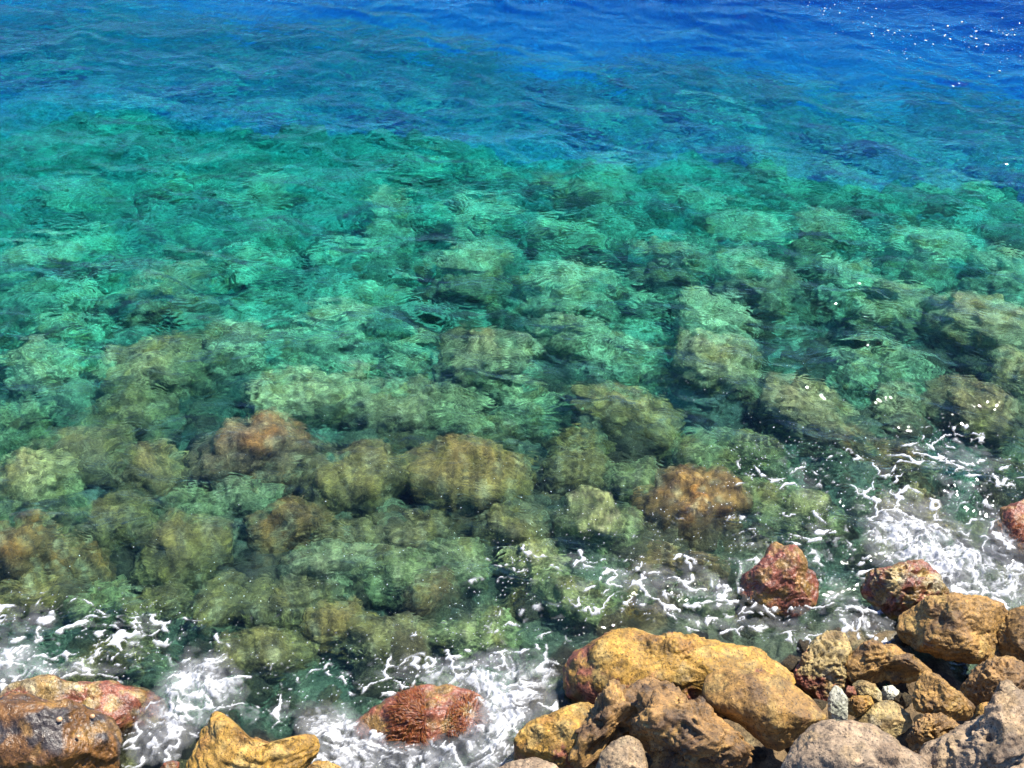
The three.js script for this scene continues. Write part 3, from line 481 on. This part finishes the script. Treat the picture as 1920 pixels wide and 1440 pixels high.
// loose stones between the boulders: more than anyone could count
{
  const r = rng(55), kinds = [];
  for (let k = 0; k < 7; k++) {
    const S = unitSphere(9), P = new Float32Array(S.pos.length), e = [1, 0.55 + r() * 0.25, 0.7 + r() * 0.3], o = k * 11.3, pl = [];
    for (let i = 0; i < 7; i++) pl.push([new THREE.Vector3(r() - 0.5, r() - 0.4, r() - 0.5).normalize(), 0.5 + r() * 0.25]);
    for (let i = 0; i < P.length; i += 3) {
      const d = 1 + 0.22 * fbm(S.pos[i] * 1.2 + o, S.pos[i + 1] * 1.2, S.pos[i + 2] * 1.2, 3), q = [S.pos[i] * d * e[0], S.pos[i + 1] * d * e[1], S.pos[i + 2] * d * e[2]];
      for (const [n, h] of pl) { const x = q[0] * n.x + q[1] * n.y + q[2] * n.z - h; if (x > 0) { q[0] -= n.x * x * 0.9; q[1] -= n.y * x * 0.9; q[2] -= n.z * x * 0.9; } }
      P.set(q, i);
    }
    kinds.push(finish(P, S.idx, new THREE.Vector3(o, 0, o), (x, y, z, n, c) => { const v = 0.75 + 0.35 * fbm(x * 2.2, y * 2.2, z * 2.2, 3); c[0] = v; c[1] = v; c[2] = v; }));
  }
  const places = kinds.map(() => []);
  for (let z = -32; z < -7.6; z += 0.46) for (let x = -15; x < 15; x += 0.5) {
    const X = x + (r() - 0.5) * 0.5, Z = z + (r() - 0.5) * 0.46, k = Math.floor(r() * 7), big = r(), s = big < 0.72 ? 0.1 + 0.16 * r() : 0.26 + 0.26 * r(), tw = r() * 6.28, tl = (r() - 0.5) * 0.6, c0 = r(), c1 = r();
    const y = bed(X, Z) + 0.05 * s, t = -Z - 9.5 - 0.13 * X;
    const sandShare = sandyAt(X, Z); if (t < -2.5 || r() < sandShare * 1.1) continue;
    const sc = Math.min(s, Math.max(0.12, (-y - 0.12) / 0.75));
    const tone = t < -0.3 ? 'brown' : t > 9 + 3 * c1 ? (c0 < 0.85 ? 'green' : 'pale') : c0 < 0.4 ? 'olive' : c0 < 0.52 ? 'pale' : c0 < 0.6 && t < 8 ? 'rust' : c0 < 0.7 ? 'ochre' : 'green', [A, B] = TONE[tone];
    places[k].push([X, y, Z, sc, tw, tl, A.map((a, i) => lerp(lerp(a, B[i], c1) * lerp(0.4, 1, ss(4, 13, t)), 0.6, sandShare * 0.8))]);  // colour darkened nearer shore for shaded gaps, lightened outward to brighten the far shelf
  }
  kinds.forEach((g, k) => {
    const m = new THREE.InstancedMesh(g, MAT.brighter, places[k].length), M = new THREE.Matrix4(), q = new THREE.Quaternion();
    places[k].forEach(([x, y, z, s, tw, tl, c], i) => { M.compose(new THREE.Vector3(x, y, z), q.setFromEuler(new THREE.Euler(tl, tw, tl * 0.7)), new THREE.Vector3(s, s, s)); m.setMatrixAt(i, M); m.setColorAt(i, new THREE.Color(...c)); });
    put(m, 'loose_stones', { kind: 'stuff', label: 'loose stones filling the gaps between the sunken boulders', category: 'stones' });
  });
}

// ---------------------------------------------------------------- foam
// [x, y, half width, half height, lace, white water]   (pixels of the photograph, laid on the water level)
const SURF = [
  [1060, 1080, 190, 55, 0.75, 0], [1220, 1110, 170, 60, 0.95, 0.0], [1340, 1130, 120, 60, 0.95, 0.05], [1150, 1030, 150, 30, 0.35, 0], [1420, 1150, 110, 50, 0.95, 0.1], [1000, 1160, 120, 50, 0.5, 0],
  [1560, 1060, 75, 130, 0.8, 0.15], [1600, 1150, 70, 60, 0.9, 0.15], [1500, 900, 150, 60, 0.75, 0], [1640, 920, 120, 80, 0.75, 0], [1800, 880, 130, 70, 0.85, 0.05], [1840, 950, 110, 70, 0.72, 0.1], [1700, 960, 80, 45, 0.75, 0.2],
  [1705, 1015, 70, 48, 1, 1], [1770, 1060, 80, 45, 1, 0.95], [1860, 1100, 90, 40, 0.9, 0.7], [1880, 1020, 60, 40, 0.8, 0.35], [1400, 1060, 80, 60, 0.8, 0.1], [1390, 960, 60, 60, 0.45, 0], [1660, 1195, 45, 35, 0.6, 0.2], [1480, 1200, 90, 30, 0.8, 0.05],
  [40, 1175, 90, 45, 0.85, 0], [10, 1250, 60, 45, 1, 0.55], [150, 1140, 80, 30, 0.6, 0], [230, 1195, 120, 50, 0.95, 0.05], [330, 1215, 90, 45, 0.75, 0], [120, 1262, 90, 20, 0.9, 0.3], [200, 1270, 90, 18, 0.7, 0.1],
  [375, 1290, 55, 50, 1, 0.95], [330, 1350, 50, 45, 1, 0.9], [290, 1400, 50, 45, 0.9, 0.45], [430, 1300, 60, 40, 0.8, 0.25], [560, 1280, 120, 45, 0.5, 0], [540, 1340, 70, 35, 0.7, 0.2], [620, 1370, 50, 40, 1, 0.9], [690, 1400, 70, 40, 0.9, 0.4], [640, 1420, 60, 35, 1, 0.9],
  [700, 1270, 110, 45, 0.75, 0.1], [800, 1240, 110, 50, 0.7, 0.05], [860, 1265, 80, 35, 0.95, 0.3], [930, 1290, 60, 60, 1, 0.75], [950, 1340, 50, 55, 1, 0.7], [1000, 1270, 60, 50, 0.9, 0.35], [900, 1400, 90, 40, 0.9, 0.55], [800, 1430, 120, 30, 0.9, 0.5], [1010, 1320, 40, 50, 0.8, 0.3], [940, 1430, 50, 25, 0.8, 0.5], [850, 1300, 45, 25, 0.8, 0.2],
  [560, 1200, 160, 50, 0.22, 0], [860, 1160, 160, 50, 0.25, 0], [1300, 1000, 120, 40, 0.25, 0],
].map(([px, py, rx, ry, lace, white]) => { const c = at(px, py, 0), dist = c.distanceTo(EYE), sn = CAM_H / dist; return [c.x, c.z, rx / FOCAL * dist * 1.15, ry / FOCAL * dist / sn * 1.15, lace, white]; });
function surf(x, z) {
  let L = 0, W = 0;
  for (const [cx, cz, rx, rz, l, w] of SURF) { const a = (x - cx) / rx, b = (z - cz) / rz, q = a * a + b * b; if (q > 2.2) continue; L = Math.max(L, l * Math.exp(-q * q * 0.85)); W = W + w * Math.exp(-q * 1.5) * (1 - W); }
  return [L, W];
}
// distance to the nearest border between bubbles-wide cells, 0 on the border
function cells(x, z) {
  const ix = Math.floor(x), iz = Math.floor(z); let a = 9, b = 9;
  for (let j = -1; j <= 1; j++) for (let i = -1; i <= 1; i++) {
    let h = Math.imul(ix + i, 374761393) ^ Math.imul(iz + j, 668265263); h = Math.imul(h ^ (h >>> 13), 1274126177); h ^= h >>> 16;
    const dx = ix + i + (h & 1023) / 1023 - x, dz = iz + j + ((h >>> 10) & 1023) / 1023 - z, d = Math.hypot(dx, dz);
    if (d < a) { b = a; a = d; } else if (d < b) b = d;
  }
  return b - a;
}
function foamAt(x, z) {
  const [L, W] = surf(x, z);
  if (L < 0.05) return 0;
  const a1 = 0.2 * noise(x * 0.8, 1, z * 0.9) + 0.13 * noise(x * 2.4, 5, z * 2.4) + 0.03 * noise(x * 9, 6, z * 9), a2 = 0.2 * noise(x * 0.8, 21, z * 0.9) + 0.13 * noise(x * 2.4, 25, z * 2.4) + 0.03 * noise(x * 9, 26, z * 9), X = x + a1, Z = z + a2;
  const n3 = noise(X * 7, 27, Z * 9), br = fbm(x * 4, 37, z * 5, 2), gap = ss(-0.25, 0.2, noise(x * 0.9, 33, z * 1.2) + 0.4 * noise(x * 2.6, 34, z * 3) + L * 1.05 - 0.5);
  const n1 = cells(X * 1.9, Z * 2.7), n2 = cells(X * 4.6 + 9, Z * 6.2), w1 = (0.025 + 0.125 * L * L) * (0.75 + 0.8 * br), w2 = (0.16 * L * L * L) * (0.55 + 0.9 * br), milk = 0.2 * ss(0.55, 1, L) * ss(-0.5, 0.7, fbm(X * 1.3, 81, Z * 1.8, 3)) + 0.22 * ss(0.05, 0.5, W);
  let f = Math.max(ss(w1, w1 * 0.55, n1 + 0.04 * n3) * ss(0.03, 0.08, w1), 0.9 * ss(w2, w2 * 0.5, n2 + 0.05 * n3) * ss(0.06, 0.14, w2)) * gap * ss(0.05, 0.22, L);
  const sp = noise(x * 21, 51, z * 24); if (sp > 0.94 - 0.16 * L && br > 0) f = Math.max(f, ss(0.05, 0.3, L) * 0.85);
  if (W > 0.03) { const t = 0.5 + 0.33 * fbm(X * 2.2, 61, Z * 2.6, 4, 0.6), c = ss(1.02 - W - 0.2, 1.02 - W + 0.42, t) * (0.28 + 0.72 * ss(-0.4, 0.5, fbm(X * 5, 71, Z * 7, 4, 0.6))); f = Math.max(f, c); }
  return Math.max(f, milk * (0.6 + 0.4 * br));
}
{
  const step = 0.0135, x0 = -9.2, z0 = -16.6, nx = Math.round(18.6 / step), nz = Math.round((16.6 - 7) / step), A = new Float32Array(nx * nz), id = new Int32Array(nx * nz).fill(-1), P = [], N = [], Cc = [], U = [], I = [];
  for (let j = 0; j < nz; j++) for (let i = 0; i < nx; i++) A[j * nx + i] = foamAt(x0 + i * step, z0 + j * step);
  const vert = (i, j) => {
    const o = j * nx + i;
    if (id[o] < 0) {
      id[o] = P.length / 3;
      const x = x0 + i * step, z = z0 + j * step, a = A[o], W = surf(x, z)[1], e = 0.03, h = wave(x, z);
      P.push(x, h + 0.01 + 0.022 * a + W * (0.05 + 0.06 * fbm(x * 2.5, 3, z * 2.5, 3) + 0.02 * fbm(x * 14, 5, z * 14, 2)), z);
      Cc.push(1, 1, 1, clamp(a * 1.05, 0, 1)); U.push(x * 2, z * 2);
    }
    return id[o];
  };
  for (let j = 0; j < nz - 1; j++) for (let i = 0; i < nx - 1; i++) {
    const o = j * nx + i;
    if (Math.max(A[o], A[o + 1], A[o + nx], A[o + nx + 1]) < 0.04) continue;
    const a = vert(i, j), b = vert(i, j + 1), c = vert(i + 1, j), d = vert(i + 1, j + 1);
    I.push(a, b, c, c, b, d);
  }
  const g = new THREE.BufferGeometry();
  g.setAttribute('position', new THREE.Float32BufferAttribute(P, 3)).setAttribute('color', new THREE.Float32BufferAttribute(Cc, 4)).setAttribute('uv', new THREE.Float32BufferAttribute(U, 2)).setIndex(I);
  g.computeVertexNormals();
  put(new THREE.Mesh(g, MAT.foam), 'sea_foam', { kind: 'stuff', label: 'white lacy foam washing round the shore rocks', category: 'foam' });
}

// flecks of froth scattered over the water
{
  const r = rng(77), S = unitSphere(3), P = new Float32Array(S.pos.length), spots = [];
  for (let i = 0; i < P.length; i += 3) { const d = 1 + 0.35 * noise(S.pos[i] * 1.4, S.pos[i + 1] * 1.4, S.pos[i + 2] * 1.4); P.set([S.pos[i] * d, S.pos[i + 1] * d * 0.35, S.pos[i + 2] * d], i); }
  const g = new THREE.BufferGeometry(); g.setAttribute('position', new THREE.BufferAttribute(P, 3)).setIndex(S.idx); g.computeVertexNormals();
  const toss = (n, cx, cy, sx, sy, lo, hi) => { for (let i = 0; i < n; i++) { const a = r() + r() + r() - 1.5, b = r() + r() + r() - 1.5, p = at(cx + a * sx, cy + b * sy), q = r(); spots.push([p.x, p.z, lo + (hi - lo) * q * q * q, r() * 6]); } };
  toss(72, 1730, 70, 160, 50, 0.0096, 0.0385); toss(32, 1880, 90, 60, 50, 0.0096, 0.033); toss(32, 1560, 20, 120, 30, 0.008, 0.0275); toss(8, 390, 35, 40, 14, 0.0096, 0.0165); toss(24, 1850, 330, 90, 60, 0.0064, 0.011); toss(9, 1200, 100, 60, 40, 0.008, 0.011);
  toss(143, 1500, 900, 300, 120, 0.0048, 0.015); toss(176, 1150, 1000, 260, 130, 0.004, 0.012); toss(143, 800, 1100, 340, 140, 0.004, 0.01125); toss(121, 300, 1150, 280, 110, 0.004, 0.012); toss(88, 800, 880, 420, 150, 0.0032, 0.009); toss(143, 800, 1290, 300, 90, 0.0048, 0.0135); toss(66, 1400, 720, 240, 120, 0.004, 0.0105);
  const m = new THREE.InstancedMesh(g, MAT.fleck, spots.length), M = new THREE.Matrix4(), q = new THREE.Quaternion(), Y = new THREE.Vector3(0, 1, 0);
  spots.forEach(([x, z, s, t], i) => { M.compose(new THREE.Vector3(x, wave(x, z) + 0.004, z), q.setFromAxisAngle(Y, t), new THREE.Vector3(s, s, s * 0.6)); m.setMatrixAt(i, M); });
  put(m, 'froth_flecks', { kind: 'stuff', label: 'white flecks of froth floating on the water', category: 'foam' });
}

// red seaweed: strands that lie over the rock they grow on
function topOf(mesh) {
  const p = mesh.geometry.attributes.position, C = mesh.position, cell = 0.03, top = new Map();
  for (let i = 0; i < p.count; i++) { const k = Math.round((p.getX(i) + C.x) / cell) + ',' + Math.round((p.getZ(i) + C.z) / cell), y = p.getY(i) + C.y; if (!(top.get(k) > y)) top.set(k, y); }
  return (x, z) => { let best = -9; for (let a = -1; a <= 1; a++) for (let b = -1; b <= 1; b++) best = Math.max(best, top.get((Math.round(x / cell) + a) + ',' + (Math.round(z / cell) + b)) ?? -9); return best; };
}
const weedMats = [[0.2, 0.05, 0.011], [0.09, 0.02, 0.008], [0.24, 0.085, 0.016]].map((c) => new THREE.MeshPhysicalMaterial({ color: new THREE.Color(...c), roughness: 0.38, side: THREE.DoubleSide }));
function seaweed(rock, px, py, reach, count, seed, label, spread) {
  const top = topOf(rock), r = rng(seed), root = at(px, py, rock.position.y + 0.2), bins = weedMats.map(() => []);
  for (let i = 0; i < count; i++) {
    const a = spread[0] + (spread[1] - spread[0]) * r(), s0 = reach * 0.85 * Math.sqrt(r()), len = reach * (0.14 + 0.24 * r()), bend = (r() - 0.5) * 2.6, pts = [], lift = 0.004 + 0.02 * r();
    let x = root.x + Math.cos(a) * s0, z = root.z + Math.sin(a) * s0, y0 = -9;
    for (let k = 0; k <= 6; k++) {
      const t = k / 6, y = top(x, z); if (y < -5) break; y0 = y + lift * Math.sin(t * 2.4 + 0.25) + 0.006; pts.push(new THREE.Vector3(x, y0, z));
      const b = a + bend * t + 0.9 * noise(x * 9, seed, z * 9); x += Math.cos(b) * len / 6; z += Math.sin(b) * len / 6;
    }
    if (pts.length < 4) continue;
    const n = 6, c = new THREE.CatmullRomCurve3(pts), g = new THREE.TubeGeometry(c, n, 1, 4, false), P = g.attributes.position, w = 0.0026 + 0.0028 * r();
    for (let k = 0; k < P.count; k++) { const ringAt = Math.floor(k / 5), t = ringAt / n, q = c.getPointAt(t), f = w * (1 - 0.75 * t); P.setXYZ(k, q.x + (P.getX(k) - q.x) * f - root.x, q.y + (P.getY(k) - q.y) * f - root.y, q.z + (P.getZ(k) - q.z) * f - root.z); }
    g.deleteAttribute('uv'); bins[i % 3].push(g);
  }
  const o = new THREE.Group(); o.position.copy(root);
  put(o, 'red_seaweed', { label, category: 'seaweed' });
  bins.forEach((b, k) => b.length && put(new THREE.Mesh(mergeGeometries(b), weedMats[k]), 'strands', { kind: 'stuff' }, o));
}
const byLabel = (t) => scene.children.find((o) => o.userData.label?.includes(t));
seaweed(byLabel('carrying a tuft'), 800, 1352, 0.44, 1300, 5, 'large fan of rust red seaweed spread over the low surf rock', [1.75, 4.6]);
seaweed(byLabel('carrying a tuft'), 836, 1352, 0.22, 160, 6, 'small dark red seaweed tuft right of the large fan', [-1.4, 1.4]);
seaweed(byLabel('carrying a tuft'), 882, 1330, 0.26, 300, 7, 'brown red seaweed tuft on the right end of the low surf rock', [0, 6.28]);
seaweed(byLabel('dark red weedy rock'), 1890, 1010, 0.3, 300, 8, 'dark red seaweed on the rock at the right edge', [0, 6.28]);

// limpets on the corner boulder
{
  const prof = [[0.0, 0.026], [0.008, 0.025], [0.018, 0.019], [0.03, 0.009], [0.037, 0.0], [0.03, -0.003]].map(([x, y]) => new THREE.Vector2(x, y)), g = new THREE.LatheGeometry(prof, 20), p = g.attributes.position;
  for (let i = 0; i < p.count; i++) { const a = Math.atan2(p.getZ(i), p.getX(i)), k = 1 + 0.06 * Math.cos(a * 10); p.setX(i, p.getX(i) * k * 1.15); p.setZ(i, p.getZ(i) * k); }
  g.computeVertexNormals();
  const rock = byLabel('wet rust and charcoal'), top = topOf(rock), m = new THREE.MeshPhysicalMaterial({ color: new THREE.Color(0.42, 0.25, 0.12), roughness: 0.4 });
  for (const [px, py, s, label] of [[111, 1349, 1, 'pale round limpet shell at the middle of the corner boulder'], [173, 1343, 0.85, 'pale limpet shell near the right rim of the corner boulder'], [146, 1381, 0.7, 'orange limpet shell among the rust patch of the corner boulder'], [131, 1346, 0.4, 'tiny limpet shell just right of the pale round limpet']]) {
    const d = ray(px, py).normalize(); let P, t = 10; for (; t < 20; t += 0.005) { P = EYE.clone().addScaledVector(d, t); if (P.y < top(P.x, P.z)) break; }
    const o = new THREE.Mesh(g, m); o.position.copy(P).addScaledVector(d, -0.01); o.rotation.x = 0.35; o.scale.setScalar(s * 0.8);
    put(o, 'limpet', { label, category: 'limpet', group: 'limpets on the corner boulder' });
  }
}

renderer.render(scene, camera);
